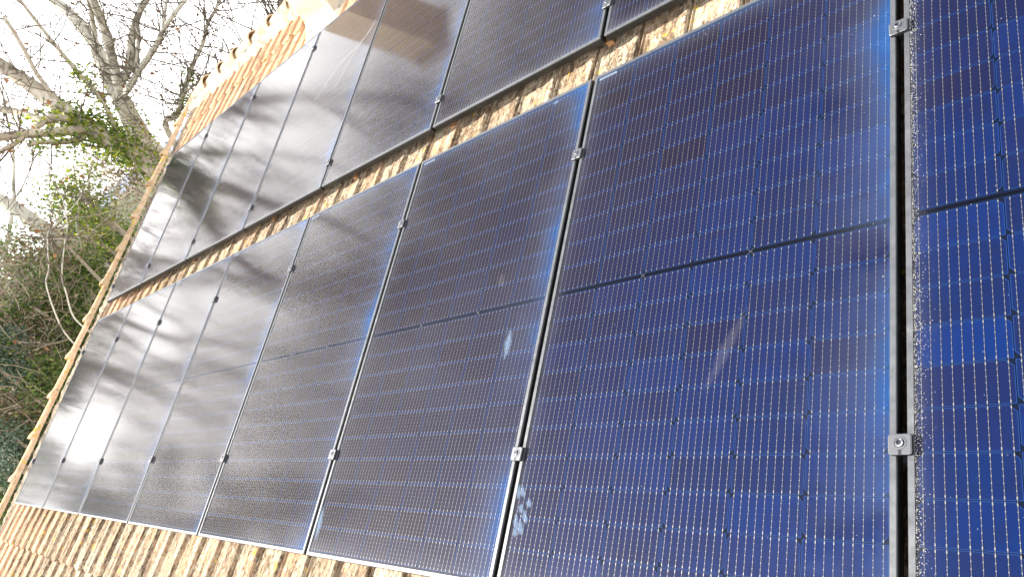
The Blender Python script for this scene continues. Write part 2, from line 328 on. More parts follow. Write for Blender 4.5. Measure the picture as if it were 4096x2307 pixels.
mb.quad((X0 - 0.22, e0.y, e0.z), (X0 - 0.22, e0.y, e0.z - 0.12), (X1, e0.y, e0.z - 0.12), (X1, e0.y, e0.z))
roof = link('tiled_roof', mb.mesh('roof_deck', M_deck), house)
mb = MB()
wy0, wy1 = e0.y + 0.35, ybk - 0.35
slope = math.tan(PITCH)
def under(y): return apex.z - 0.14 - abs(y - apex.y) * slope
for x in (X0 + 0.05, X1 - 0.25):
    mb.poly([(x, wy0, GZ), (x, wy1, GZ), (x, wy1, under(wy1)), (x, apex.y, under(apex.y)), (x, wy0, under(wy0))])
for y in (wy0, wy1): mb.quad((X0 + 0.05, y, GZ), (X1 - 0.25, y, GZ), (X1 - 0.25, y, under(y)), (X0 + 0.05, y, under(y)))
link('wall', mb.mesh('house_wall', M_plaster), house)
# one tile: rolled crown on the left, flat pan with a small rib on the right
TP, CS = 0.2145, 0.4136
PROF = [(0.0, 0.001), (0.001, 0.010), (0.004, 0.010), (0.007, 0.003), (0.030, 0.001), (0.060, 0.003), (0.088, 0.003), (0.090, 0.009), (0.096, 0.009), (0.110, 0.006), (0.140, 0.008), (0.168, 0.013), (0.190, 0.020), (0.201, 0.020), (0.2055, 0.015), (0.2065, -0.020)]
def tile_mesh(seed, mats):
    r = random.Random(seed); mb = MB()
    LEN = 0.455; rows = []
    for j, y in enumerate((0.0, 0.006, 0.15, 0.3, LEN)):
        lift = 0.026 * (1 - y / LEN) - (0.003 if j == 0 else 0)
        rows.append([(x, y - (0.022 * math.sin(math.pi * min(1, x / 0.2065)) ** 0.7 if j < 2 else 0) + (r.uniform(-.0015, .0015) if j == 0 else 0), z + lift + (0.0012 * r.uniform(-1, 1) if j < 4 else 0)) for x, z in PROF])
    mb.grid(rows)
    mb.grid([[(x, y, z - 0.017) for x, y, z in rows[0]], rows[0]])
    mb.grid([[(p[0] + 0.0005, p[1], p[2] - 0.02) for p in (rows[j][0],)] + [rows[j][0]] for j in range(5)])
    return mb.mesh('tile', mats, False)
TM = {k: [tile_mesh(s, mt) for s in range(3)] for k, mt in (('a', M_tile), ('o', M_tile_old), ('c', M_tile_clean))}
def tile_xform(ci, k):
    y = -0.30 + CS * ci; x = X0 + TP * k
    return x, y
tr = random.Random(21)
stuff = MB()
base_rows = []
for ci in range(-2, 12):
    ncol = 48
    for k in range(ncol):
        x, y = tile_xform(ci, k)
        vis = (ci in (-1, 0) and x < 6.3) or (ci == 5 and x < 7.7 and x > -0.3) or (ci in (10, 11) and x < 4.4)
        jit = Matrix.Translation((x + tr.uniform(-.0015, .0015), y + tr.uniform(-.005, .005), TZ + tr.uniform(-.0015, .0015))) @ Matrix.Rotation(tr.uniform(-.004, .004), 4, 'Z')
        if vis:
            if ci >= 10: key = 'c'
            elif x < 0.15: key = 'c' if tr.random() < 0.5 else 'a'
            elif x < 1.3: key = 'a'
            else: key = 'o'
            link('tile', TM[key][tr.randrange(3)], roof, ROOF @ jit)
        else:
            if x > 2.6 and x < 3.1 and ci == 10 and False: continue
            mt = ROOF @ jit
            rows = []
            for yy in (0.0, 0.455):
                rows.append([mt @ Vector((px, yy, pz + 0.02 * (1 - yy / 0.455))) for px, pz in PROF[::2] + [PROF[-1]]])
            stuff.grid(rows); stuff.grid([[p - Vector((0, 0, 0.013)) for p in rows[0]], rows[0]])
            if ci < 12:
                pass
# the far slope, courses as one mass of tiles
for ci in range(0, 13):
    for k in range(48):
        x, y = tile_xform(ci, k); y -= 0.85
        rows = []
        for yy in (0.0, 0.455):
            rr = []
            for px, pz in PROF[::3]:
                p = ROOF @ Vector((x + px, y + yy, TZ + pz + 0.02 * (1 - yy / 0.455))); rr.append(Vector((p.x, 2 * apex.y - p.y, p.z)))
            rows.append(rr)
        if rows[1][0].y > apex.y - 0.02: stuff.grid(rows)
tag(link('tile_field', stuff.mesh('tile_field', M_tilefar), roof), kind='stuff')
# ridge caps: half-round, wide mouths facing along +x, each lapping the next
def cap_mesh(L, r0, r1, th, mats, flare=0.0, n=9, arc=math.pi):
    mb = MB(); ts = (0.0, 0.35, 0.8, 0.93, 1.0)
    def ring(r, x): return [(x, r * math.cos(math.pi / 2 + arc * (q / (n - 1) - 0.5)), r * math.sin(math.pi / 2 + arc * (q / (n - 1) - 0.5))) for q in range(n)]
    out = []; inn = []
    for t in ts:
        r = r0 + (r1 - r0) * t + (flare if t > 0.9 else flare * 0.15 if t > 0.7 else 0)
        out.append(ring(r, L * t)); inn.append(ring(r - th, L * t))
    mb.grid(out); mb.grid(inn[::-1]); mb.grid([out[-1], inn[-1]]); mb.grid([inn[0], out[0]])
    return mb.mesh('cap', mats, True)
CAPM = cap_mesh(0.47, 0.074, 0.092, 0.015, M_ridge, 0.006)
for k in range(26):
    x = -0.60 + 0.405 * k
    if 2.60 < x + 0.2 < 2.95: pass
    o = link('ridge_tile', CAPM, roof, T((x, apex.y + tr.uniform(-.006, .006), apex.z + 0.055 + tr.uniform(-.004, .004))) @ Matrix.Rotation(-0.045 + tr.uniform(-.01, .01), 4, 'Y'))
def lumpy_strip(path, width, height, seed, mat, name, parent, seg=0.03, side=Vector((0, 1, 0)), up=Vector((0, 0, 1))):
    mb = MB(); a, b = path; n = max(2, int((b - a).length / seg)); rows = []
    for j in range(n + 1):
        c = a.lerp(b, j / n); row = []
        for i in range(8):
            f = i / 7 - 0.5; p = c + side * (width * f)
            e = mnoise.noise(Vector((p.x * 18 + seed, p.y * 18, p.z * 18)))
            e2 = mnoise.noise(Vector((p.x * 50, p.y * 50 + seed, p.z * 50)))
            row.append(p + up * (height * (1 - (2 * f) ** 4) * (0.8 + 0.35 * e + 0.22 * e2)) + side * 0.012 * e2)
        rows.append(row)
    mb.grid(rows); return link(name, mb.mesh(name, mat), parent)
yv = ROOF.to_3x3() @ Vector((0, 1, 0)); zv = ROOF.to_3x3() @ Vector((0, 0, 1))
lumpy_strip((rp(X0 - 0.2, RIDGE_Y - 0.10, TZ + 0.012), rp(X1, RIDGE_Y - 0.10, TZ + 0.012)), 0.17, 0.075, 1.7, M_mortar_light, 'ridge_mortar', roof, 0.04, yv, zv)
lumpy_strip((rp(-0.510, EAVE, TZ - 0.012), rp(-0.510, RIDGE_Y - 0.05, TZ - 0.012)), 0.25, 0.050, 5.2, M_mortar, 'verge_mortar', roof, 0.025, Vector((1, 0, 0)), zv)
VERM = cap_mesh(0.47, 0.043, 0.049, 0.010, M_verge, 0.022)
for k in range(14):
    y = -0.62 + 0.414 * k
    if y > RIDGE_Y - 0.1: break
    # mouth (local +x) faces down the slope
    o = link('verge_tile', VERM, roof, ROOF @ T((-0.655, y + 0.44, TZ + 0.040 + 0.003 * (k % 2))) @ Matrix.Rotation(-math.pi / 2, 4, 'Z') @ Matrix.Rotation(-0.018, 4, 'Y'))
# chimney
CX0, CX1, CY0, CY1, CZT = 2.74, 3.11, 3.75, 4.12, 2.50
mb = MB(); mb.box(CX0, CX1, CY0, CY1, 0.9, CZT)
ch = link('chimney', mb.mesh('chimney', M_plaster), house); ch['label'] = 'tan plastered chimney below the ridge'
mb = MB(); mb.box(CX0 - 0.035, CX1 + 0.035, CY0 - 0.035, CY1 + 0.035, CZT, CZT + 0.05); link('cap_slab', mb.mesh('cap_slab', M_plaster), ch)
mb = MB(); mb.tube([(CX0 + 0.17, CY0 + 0.18, CZT + 0.05), (CX0 + 0.17, CY0 + 0.18, CZT + 0.16)], [0.09, 0.085], 14); mb.tube([(CX0 + 0.17, CY0 + 0.18, CZT + 0.161), (CX0 + 0.17, CY0 + 0.18, CZT + 0.05)], [0.07, 0.07], 14); link('flue_pot', mb.mesh('flue_pot', M_dark, True), ch)
mb = MB()                                          # mortar collar where it meets the tiles
def collar(o_, h):
    pts = []
    for (x, y) in ((CX0, CY0), (CX1, CY0), (CX1, CY1), (CX0, CY1)):
        sx = -1 if x == CX0 else 1; sy = -1 if y == CY0 else 1
        px, py = x + sx * o_, y + sy * o_
        pts.append((px, py, apex.z - abs(py - apex.y) * slope + h))
    return pts
mb.grid([collar(0.13, 0.02), collar(0.11, 0.055), collar(0.04, 0.10), collar(0.002, 0.16)], 0, True)
link('mortar_collar', mb.mesh('mortar_collar', M_mortar_light), ch)

# ------------------------------------------------------------------ solar panels
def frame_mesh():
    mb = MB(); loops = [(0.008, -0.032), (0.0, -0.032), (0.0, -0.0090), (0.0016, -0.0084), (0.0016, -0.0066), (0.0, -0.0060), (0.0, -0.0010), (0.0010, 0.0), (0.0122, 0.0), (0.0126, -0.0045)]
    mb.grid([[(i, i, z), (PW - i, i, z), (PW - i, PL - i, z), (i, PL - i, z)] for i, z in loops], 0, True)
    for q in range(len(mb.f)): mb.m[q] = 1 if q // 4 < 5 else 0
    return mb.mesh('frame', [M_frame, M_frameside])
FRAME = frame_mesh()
mb = MB(); mb.quad((0.0124, 0.0124, -0.0018), (PW - 0.0124, 0.0124, -0.0018), (PW - 0.0124, PL - 0.0124, -0.0018), (0.0124, PL - 0.0124, -0.0018)); GLASS = mb.mesh('glass', M_glass)
mb = MB(); mb.quad((0.0125, 0.0125, -0.0062), (PW - 0.0125, 0.0125, -0.0062), (PW - 0.0125, PL - 0.0125, -0.0062), (0.0125, PL - 0.0125, -0.0062)); BACK = mb.mesh('backsheet', M_back)
CW, CH, CG = 0.1662, 0.0828, 0.0020
MIDGAP = 0.016
XM = (PW - 6 * CW - 5 * CG) / 2
YM = (PL - 20 * CH - 18 * CG - MIDGAP) / 2
def cell_origin(c, r): return XM + c * (CW + CG), YM + r * (CH + CG) + (MIDGAP - CG if r >= 10 else 0)
def cell_geo(mb, ox, oy, top, mi=(0, 1, 2, 3), pads=True):
    ch = 0.0125; e = 0.0011; z = -0.0054
    def outl(i):
        a, b, c, d = i, i, CW - i, CH - i; k = ch - i * 0.4
        p = [(a, b), (c, b), (c, d - k), (c - k, d), (a + k, d), (a, d - k)]
        if not top: p = [(x, CH - y) for x, y in p][::-1]
        return [(ox + x, oy + y, z) for x, y in p]
    inner, outer = outl(e), outl(0)
    mb.poly(inner, mi[0]); mb.grid([outer, inner], mi[1], True)
    for w in range(9):
        x = ox + CW * (w + 0.5) / 9; hw = 0.00033; zz = z + 0.0006
        mb.quad((x - hw, oy - 0.0009, zz), (x + hw, oy - 0.0009, zz), (x + hw, oy + CH + 0.0009, zz), (x - hw, oy + CH + 0.0009, zz), mi[2])
        if pads:
            for q, (f, pw, ph) in enumerate(((0.055, 0.0010, 0.0024), (0.2, 0.0009, 0.0009), (0.35, 0.0009, 0.0009), (0.5, 0.0009, 0.0009), (0.65, 0.0009, 0.0009), (0.8, 0.0009, 0.0009), (0.945, 0.0010, 0.0024))):
                y = oy + CH * f; mb.quad((x - pw, y - ph, zz + 0.0003), (x + pw, y - ph, zz + 0.0003), (x + pw, y + ph, zz + 0.0003), (x - pw, y + ph, zz + 0.0003), mi[3])
CELL = []
for top in (True, False):
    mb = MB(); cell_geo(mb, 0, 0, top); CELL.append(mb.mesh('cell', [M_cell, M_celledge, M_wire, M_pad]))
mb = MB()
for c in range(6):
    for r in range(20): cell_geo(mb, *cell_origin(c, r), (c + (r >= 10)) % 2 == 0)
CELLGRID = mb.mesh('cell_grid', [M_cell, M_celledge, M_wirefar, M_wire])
mb = MB(); ym = YM + 10 * (CH + CG) - CG + MIDGAP / 2
for c in range(3):
    x0 = XM + 2 * c * (CW + CG) + 0.006; x1 = x0 + 2 * CW + CG - 0.012
    mb.quad((x0, ym - 0.0019, -0.0052), (x1, ym - 0.0019, -0.0052), (x1, ym + 0.0019, -0.0052), (x0, ym + 0.0019, -0.0052), 0)
    if c:
        xx = x0 - 0.007
        for d in (0.006, -0.006): mb.quad((xx - 0.007, ym - d - 0.0008, -0.0049), (xx - 0.007, ym - d + 0.0008, -0.0049), (xx + 0.007, ym + d + 0.0008, -0.0049 + (0.0002 if d > 0 else 0)), (xx + 0.007, ym + d - 0.0008, -0.0049 + (0.0002 if d > 0 else 0)), 1)
RIBBON = mb.mesh('bus_ribbon', [M_ribbon, M_rail])
mb = MB(); lx, ly = 0.020, PL - 0.026
mb.quad((lx, ly, -0.0040), (lx + 0.078, ly, -0.0040), (lx + 0.078, ly + 0.010, -0.0040), (lx, ly + 0.010, -0.0040), 0)
for i in range(20):
    w = 0.0008 + 0.0012 * ((i * 7) % 3) / 2; x = lx + 0.008 + i * 0.0032; mb.quad((x, ly + 0.002, -0.0037), (x + w, ly + 0.002, -0.0037), (x + w, ly + 0.006, -0.0037), (x, ly + 0.006, -0.0037), 1)
LABEL = mb.mesh('serial_label', [M_label, M_labelbar])
ORD = ['first', 'second', 'third', 'fourth', 'fifth', 'sixth', 'seventh', 'eighth']
P = PW + GAPX
PANELS = {}
EXTRA = {(0, 7): 'near solar panel with white grit along its edge, eighth from the verge in lower row'}
for row, y0, ks in ((0, 0.0, range(8)), (1, PL + GAPY, range(7))):
    for k in ks:
        lab = EXTRA.get((row, k), '%s solar panel from the verge in the %s row' % (ORD[k], ('lower', 'upper')[row]))
        pn = link('solar_panel', None, None, ROOF @ T((k * P, y0, 0)))
        tag(pn, lab, 'solar panel', 'solar panels on the roof'); pn.empty_display_size = 0.1
        PANELS[row, k] = pn
        link('frame', FRAME, pn); link('backsheet', BACK, pn); link('glass', GLASS, pn); link('bus_ribbon', RIBBON, pn); link('serial_label', LABEL, pn)
        if (row == 0 and k >= 3) or (row == 1 and k >= 2):
            for c in range(6):
                for r in range(20):
                    ox, oy = cell_origin(c, r)
                    link('cell', CELL[(c + (r >= 10)) % 2], pn, T((ox, oy, 0)))
        else:
            tag(link('cell_grid', CELLGRID, pn), kind='stuff')
# marks on the glass, each on its own panel
def mark(u, v, size, ang, mat, row, k, name='smudge'):
    p = on_plane(u, v, 0); pn = PANELS[row, k]; y0 = 0 if row == 0 else PL + GAPY
    mb = MB(); a, b = size[0] / 2, size[1] / 2
    mb.poly([(a * math.cos(t), b * math.sin(t), 0) for t in [i * math.pi / 6 for i in range(12)]])
    return link(name, mb.mesh(name, mat), pn, T((p.x - k * P, p.y - y0, -0.0014 + 0.0001 * rnd.random())) @ Matrix.Rotation(ang, 4, 'Z'))
mark(2030, 1375, (0.045, 0.13), 0.0, M_smudge, 0, 5)
for (u, v, w, h, a) in ((2072, 1965, .02, .05, .2), (2115, 2010, .022, .03, .5), (2083, 2030, .02, .03, 0), (2098, 2065, .02, .05, .5), (2062, 2085, .02, .05, .3), (2080, 2110, .025, .05, .4), (2060, 2125, .02, .03, 0), (2090, 1965, .02, .04, .6)):
    mark(u, v, (w * 1.3, h * 1.2), a, M_smudge, 0, 6)
mark(1277, 2090, (0.05, 0.16), 0.1, M_smudge, 0, 5); mark(2005, 1120, (.05, .08), .3, M_haze, 0, 5); mark(2225, 408, (.04, .02), .2, M_smudge, 0, 5)
mark(2900, 1400, (0.05, 0.30), -0.45, M_haze, 0, 6);
# grit and specks
gr = random.Random(5)
def grit(row, k, n, edge, name):
    mb = MB()
    for i in range(n):
        if edge:
            y = gr.uniform(0.02, PL - 0.02); dens = 0.55 + 0.45 * mnoise.noise(Vector((y * 5, 3, 1)))
            x = 0.0127 + gr.expovariate(1 / (0.0045 + 0.008 * max(0, dens) * (gr.random() < 0.4)))
            s = gr.uniform(0.0003, 0.0010)
        else:
            x = gr.uniform(0.02, PW - 0.02); y = gr.uniform(0.02, PL - 0.02); s = gr.uniform(0.0003, 0.0008) * (2 if gr.random() < 0.06 else 1)
        z = -0.0016; a = gr.uniform(0, 6.3); q = [(x + s * math.cos(a + j * 2.1), y + s * gr.uniform(.7, 1.6) * math.sin(a + j * 2.1), z) for j in range(3)]; t = (x, y, z + s)
        for j in range(3): mb.tri(q[j], q[(j + 1) % 3], t)
    tag(link(name, mb.mesh(name, M_grain), PANELS[row, k]), kind='stuff')
grit(0, 7, 2600, True, 'edge_grit')
for row, k, n in ((0, 7, 220), (0, 6, 320), (0, 5, 240), (0, 4, 120), (1, 5, 120), (1, 4, 120)): grit(row, k, n, False, 'dust_specks')
# rails under each row
CLY = {0: (0.368, 1.408), 1: (0.165, 1.575)}
for row in (0, 1):
    y0 = 0 if row == 0 else PL + GAPY
    for i, cy in enumerate(CLY[row]):
        mb = MB(); mb.box(-0.05, 8.6, -0.02, 0.02, -0.070, -0.0325)
        tag(link('mounting_rail', mb.mesh('mounting_rail', M_rail), None, ROOF @ T((0, y0 + cy, 0))), 'aluminium rail running under the %s row of panels nearer its %s edge' % (('lower', 'upper')[row], ('lower', 'upper')[i]), 'rail', 'rails under the panels')
# clamps
def clamp_meshes():
    mb = MB(); w, h, r = 0.0215, 0.0200, 0.005
    def loop(i, z):
        pts = []
        for cx, cy, a0 in ((w - r, h - r, 0), (-w + r, h - r, 90), (-w + r, -h + r, 180), (w - r, -h + r, 270)):
            for a in (0, 45, 90): q = math.radians(a0 + a); pts.append((cx + (r - i) * math.cos(q), cy + (r - i) * math.sin(q), z))
        return pts
    L0, L1, L2 = loop(0, 0.0003), loop(0, 0.0088), loop(0.0022, 0.0105)
    mb.grid([L0, L1], 1, True); mb.grid([L1, L2], 0, True); mb.poly(L2, 0)
    n = 16; ring = lambda rr, z: [(rr * math.cos(i * 2 * math.pi / n), rr * math.sin(i * 2 * math.pi / n) + 0.002, z) for i in range(n)]
    mb.grid([ring(0.0135, 0.0106), ring(0.0125, 0.0118), ring(0.0098, 0.0118), ring(0.0090, 0.0107)], 0, True)
    mb.quad((-0.0022, -h - 0.0005, 0.0108), (0.0022, -h - 0.0005, 0.0108), (0.0034, -0.009, 0.0108), (-0.0034, -0.009, 0.0108), 1)
    mb.box(-0.008, 0.008, -0.012, 0.012, -0.030, 0.0004, 1)
    plate = mb.mesh('clamp_plate', [M_clamp, M_clampside])
    mb = MB(); mb.grid([ring(0.0078, 0.0107), ring(0.0074, 0.0143), ring(0.0058, 0.0157), ring(0.0036, 0.0157), ring(0.0034, 0.0137)], 0, True); mb.poly(ring(0.0034, 0.0138), 1)
    return plate, mb.mesh('bolt', [M_bolt, M_clampside])
CPL, CBO = clamp_meshes()
def where(row, k, i):
    e = ('lower', 'upper')[i]; r = ('lower', 'upper')[row]
    if k == 0: return 'small dark end clamp on verge side of the %s row, %s of the two' % (r, e)
    return 'grey clamp between %s and %s panels of the %s row, %s of the two' % (ORD[k - 1], ORD[k], r, e)
for row, ks in ((0, range(8)), (1, range(7))):
    y0 = 0 if row == 0 else PL + GAPY
    for k in ks:
        for i, cy in enumerate(CLY[row]):
            x = k * P - GAPX / 2
            o = link('panel_clamp', None, None, ROOF @ T((x, y0 + cy + gr.uniform(-.006, .006), 0.0)) @ Matrix.Rotation(gr.uniform(-.03, .03), 4, 'Z'))
            o.empty_display_size = 0.03; tag(o, where(row, k, i), 'clamp', 'clamps holding the panels')
            link('plate', CPL, o); link('bolt', CBO, o)
# roof hooks that show under the upper row
for i, (u, v) in enumerate(((2437, 166), (1812, 505), (1418, 716), (1090, 888), (772, 1050), (532, 1168))):
    p = on_plane(u, v, -0.075)
    mb = MB(); mb.box(-0.016, 0.016, 0.0, 0.16, -0.012, -0.004); mb.box(-0.016, 0.016, -0.006, 0.002, -0.035, -0.004); mb.box(-0.016, 0.016, -0.004, 0.05, -0.041, -0.035); mb.box(-0.011, 0.011, 0.02, 0.028, -0.004, 0.034)
    tag(link('roof_hook', mb.mesh('roof_hook', M_hook), None, ROOF @ T((p.x, max(p.y, 1.975), -0.067))), 'brown roof hook under the upper row, %s along from the near end' % ORD[i], 'roof hook', 'roof hooks')
# spider threads over the upper panels
for i, pts in enumerate((((1504, 78), (1461, 149), (1355, 261), (1259, 400)), ((1510, 84), (1467, 140), (1405, 230), (1337, 357)))):
    mb = MB(); q = [on_plane(u, v, 0.004 + 0.002 * j) for j, (u, v) in enumerate(pts)]
    mb.tube([ROOF @ p for p in q], [0.0005, 0.0006, 0.0005, 0.0004], 4)
    tag(link('spider_thread', mb.mesh('spider_thread', M_grain)), ('longer', 'shorter')[i] + ' pale spider thread stretched over the upper panels beside the chimney reflection', 'thread', 'spider threads')

# ------------------------------------------------------------------ trees
UP = Vector((0, 0, 1))
def smooth_path(pts, n=6):
    out = []
    for i in range(len(pts) - 1):
        p0, p1, p2, p3 = pts[max(i - 1, 0)], pts[i], pts[i + 1], pts[min(i + 2, len(pts) - 1)]
        for j in range(n):
            t = j / n
            out.append(0.5 * ((2 * p1) + (p2 - p0) * t + (2 * p0 - 5 * p1 + 4 * p2 - p3) * t * t + (3 * p1 - p0 - 3 * p2 + p3) * t ** 3))
    out.append(pts[-1]); return out
class Tree:
    def __init__(s, seed): s.r = random.Random(seed); s.limb = MB(); s.twig = MB(); s.leaf = MB(); s.ivy = MB()
    def rv(s): return Vector((s.r.gauss(0, 1), s.r.gauss(0, 1), s.r.gauss(0, 1))).normalized()
    def leafquad(s, mb, p, size, droop=False):
        a = s.rv(); b = a.orthogonal().normalized(); c = a.cross(b); l, w = size * s.r.uniform(.7, 1.3), size * s.r.uniform(.45, .8)
        mb.poly([p - b * w * .5, p + c * l * .5 - b * w * .1, p + b * w * .5 + c * l * .1, p - c * l * .5])
    def path(s, p, d, length, wob, up, n):
        pts = [p]; d = d.normalized()
        for i in range(n):
            d = (d + s.rv() * wob + UP * up).normalized(); p = p + d * (length / n); pts.append(p)
        return pts
    def twigs(s, pts, rad, dens, lmin, lmax, depth=2, up=0.05, rr=None, leaf=0.15):
        L = sum((pts[i + 1] - pts[i]).length for i in range(len(pts) - 1)); cnt = int(L * dens + s.r.random())
        for _ in range(cnt):
            i = s.r.randrange(len(pts) - 1); p = pts[i].lerp(pts[i + 1], s.r.random()); t = (pts[i + 1] - pts[i]).normalized()
            d = (t * s.r.uniform(0.1, 0.9) + s.rv() * 1.0).normalized()
            l = s.r.uniform(lmin, lmax); q = s.path(p, d, l, 0.20, up, 5)
            r0 = rr if rr else min(rad[i] * 0.4, 0.011)
            s.twig.tube(q, [r0 * (1 - 0.72 * k / 5) for k in range(6)], 3 if r0 < 0.008 else 4)
            if depth > 1: s.twigs(q, [r0 * (1 - 0.14 * k) for k in range(6)], 3.2 / max(l, 0.3), l * 0.3, l * 0.6, depth - 1, up, max(0.004, r0 * 0.6), leaf)
            elif s.r.random() < leaf: s.leafquad(s.leaf, q[-1], 0.07)
    def limbpath(s, pts, r0, r1, sides=9):
        P_ = smooth_path([Vector(p) for p in pts]); r0 *= 0.86; r1 *= 0.86; n = len(P_); rad = [r0 + (r1 - r0) * i / (n - 1) for i in range(n)]
        rad = [q * (1 + 0.06 * s.r.uniform(-1, 1)) for q in rad]
        s.limb.tube(P_, rad, sides); return P_, rad
    def crown(s, p, d, length, r, depth, leaf=0.1, up=0.10):
        pts = s.path(p, d, length, 0.16, up, 7); rad = [r * (1 - 0.55 * k / 7) for k in range(8)]
        (s.limb if r > 0.03 else s.twig).tube(pts, rad, 6 if r > 0.03 else 4)
        if depth > 0:
            for q in range(s.r.choice((3, 4))):
                i = s.r.randrange(2, 8); t = (pts[i] - pts[i - 1]).normalized()
                s.crown(pts[i], (t + s.rv() * 0.75).normalized(), length * s.r.uniform(.55, .8), rad[i] * s.r.uniform(.5, .75), depth - 1, leaf, up)
            s.crown(pts[-1], (pts[-1] - pts[-2]), length * 0.7, rad[-1] * 0.9, depth - 1, leaf, up)
        else: s.twigs(pts, rad, 3.0, 0.3, 0.9, 1, 0.03, 0.006, leaf)
    def ivy_on(s, pts, rad, n, spread, size=0.07, a=0.0, b=1.0):
        for _ in range(n):
            f = s.r.uniform(a, b) * (len(pts) - 1); i = min(int(f), len(pts) - 2); p = pts[i].lerp(pts[i + 1], f - i)
            s.leafquad(s.ivy, p + s.rv() * (rad[i] + abs(s.r.gauss(0, spread))) - UP * s.r.random() * spread * 0.5, size)
    def done(s, name, label, bark, root):
        o = link(name, None, None, T(root)); o.empty_display_size = 0.3; tag(o, label, 'tree', 'trees beyond the verge')
        inv = T(-Vector(root))
        for nm, mb, mt, kind in (('trunk', s.limb, bark, None), ('branches', s.twig, M_twig, 'stuff'), ('dead_leaves', s.leaf, M_deadleaf, 'stuff'), ('ivy', s.ivy, M_ivy, 'stuff')):
            if mb.f:
                mb.v = [Vector(p) - Vector(root) for p in mb.v]
                c = link(nm, mb.mesh(nm, mt, nm in ('trunk', 'branches')), o)
                if kind: c['kind'] = kind
        return o
A = lambda x, y, d: at(x / 1.8136, y / 1.8136, d)           # read from the upper-left crop of the photograph
B = lambda x, y, d: at(x / 2.418, 700 + y / 2.418, d)
# --- big pale tree whose fork shows above the verge
t = Tree(11)
fork = A(880, 720, 13.0); base = A(1120, 1120, 13.2)
root = Vector((base.x - 0.3, base.y + 0.2, GZ))
P1, R1 = t.limbpath([root, root.lerp(base, 0.55) + Vector((0.05, 0.05, 0)), base, A(985, 930, 13.1), fork], 0.26, 0.155, 12)
P2, R2 = t.limbpath([fork, A(815, 640, 13.1), A(735, 430, 13.3), A(640, 255, 13.5), A(520, 110, 13.8), A(370, -20, 14.1), A(180, -220, 14.6)], 0.13, 0.075, 10)
P3, R3 = t.limbpath([fork, A(862, 620, 12.9), A(820, 450, 12.8), A(785, 300, 12.6), A(730, 140, 12.5), A(665, -20, 12.3), A(560, -260, 12.0)], 0.10, 0.055, 9)
P3b, R3b = t.limbpath([A(690, 270, 13.4), A(675, 180, 13.3), A(655, 60, 13.0), A(620, -60, 12.8)], 0.05, 0.03, 7)
P4, R4 = t.limbpath([A(862, 620, 12.9), A(930, 500, 12.8), A(955, 300, 12.7), A(975, 200, 12.7), A(1020, 70, 12.6), A(1080, -40, 12.5), A(1140, -300, 12.3)], 0.075, 0.045, 8)
P5, R5 = t.limbpath([A(890, 700, 13.0), A(945, 620, 12.6), A(1010, 510, 12.3), A(1120, 350, 12.0), A(1200, 190, 11.8), A(1330, 20, 11.6), A(1430, -100, 11.4)], 0.062, 0.025, 7)
P6, R6 = t.limbpath([A(1010, 520, 12.3), A(1080, 430, 12.2), A(1170, 270, 12.1), A(1200, 60, 12.0), A(1230, -80, 12)], 0.035, 0.02, 6)
P7, R7 = t.limbpath([A(870, 590, 12.9), A(905, 560, 12.8), A(985, 460, 12.6), A(1000, 260, 12.4), A(990, 160, 12.4)], 0.04, 0.02, 6)
P8, R8 = t.limbpath([root.lerp(base, 0.6), A(1240, 1000, 12.6), A(1290, 830, 12.5), A(1330, 680, 12.4), A(1390, 490, 12.4), A(1470, 320, 12.4), A(1500, 190, 12.4), A(1580, 40, 12.4), A(1640, -120, 12.4)], 0.06, 0.018, 7)
P9, R9 = t.limbpath([root.lerp(base, 0.5), A(1500, 900, 12.0), A(1880, 330, 11.0), A(1960, 190, 10.8), A(2000, 110, 10.8), A(2040, 40, 10.8), A(2060, -80, 10.8)], 0.06, 0.028, 7)
P10, R10 = t.limbpath([A(1330, 680, 12.4), A(1450, 590, 12.0), A(1560, 520, 11.7), A(1680, 410, 11.4), A(1800, 345, 11.2)], 0.022, 0.008, 5)
for PP, RR, dn in ((P2, R2, 6), (P3, R3, 6), (P3b, R3b, 7), (P4, R4, 8), (P5, R5, 11), (P6, R6, 11), (P7, R7, 8), (P8, R8, 15), (P9, R9, 9), (P10, R10, 14)):
    t.twigs(PP, RR, dn, 0.4, 1.5, 2, 0.05, 0.0105, 0.25)
t.twigs(P1[-6:], R1[-6:], 4, 0.4, 1.2, 2, 0.02, 0.006, 0.2)
for PP, RR in ((P2, R2), (P3, R3), (P4, R4), (P5, R5), (P3b, R3b)):
    d = PP[-1] - PP[-3]; t.crown(PP[-1], d, 2.6, RR[-1], 3, 0.12, 0.05)
t.ivy_on(P1, R1, 160, 0.10, 0.055, 0.62, 0.95); t.ivy_on(P8, R8, 260, 0.07, 0.05, 0.2, 0.5)
t.done('plane_tree', 'large pale-barked bare tree forking above the verge', M_bark, root)
# --- ivy-clad leaning trunk
t = Tree(23)
base = A(1060, 1170, 11.0); root = Vector((base.x + 0.5, base.y - 0.3, GZ))
Q1, S1 = t.limbpath([root, root.lerp(base, .6), base, A(850, 1060, 11.0), A(640, 920, 11.1), A(450, 790, 11.2), A(250, 640, 11.4), A(90, 530, 11.6), A(-60, 430, 11.8), A(-400, 200, 12.2)], 0.15, 0.085, 11)
Q2, S2 = t.limbpath([A(640, 930, 11.1), A(520, 950, 10.9), A(330, 965, 10.8), A(150, 975, 10.6), A(-60, 1000, 10.4), A(-300, 960, 10.0)], 0.075, 0.05, 8)
Q3, S3 = t.limbpath([A(520, 870, 11.1), A(400, 850, 11.0), A(300, 870, 11.2), A(180, 830, 11.5), A(60, 800, 11.8), A(-80, 790, 12)], 0.06, 0.05, 8)
Q4, S4 = t.limbpath([A(430, 860, 11.1), A(330, 885, 10.9), A(230, 950, 10.7), A(120, 1030, 10.5), A(-30, 1120, 10.2)], 0.04, 0.03, 7)
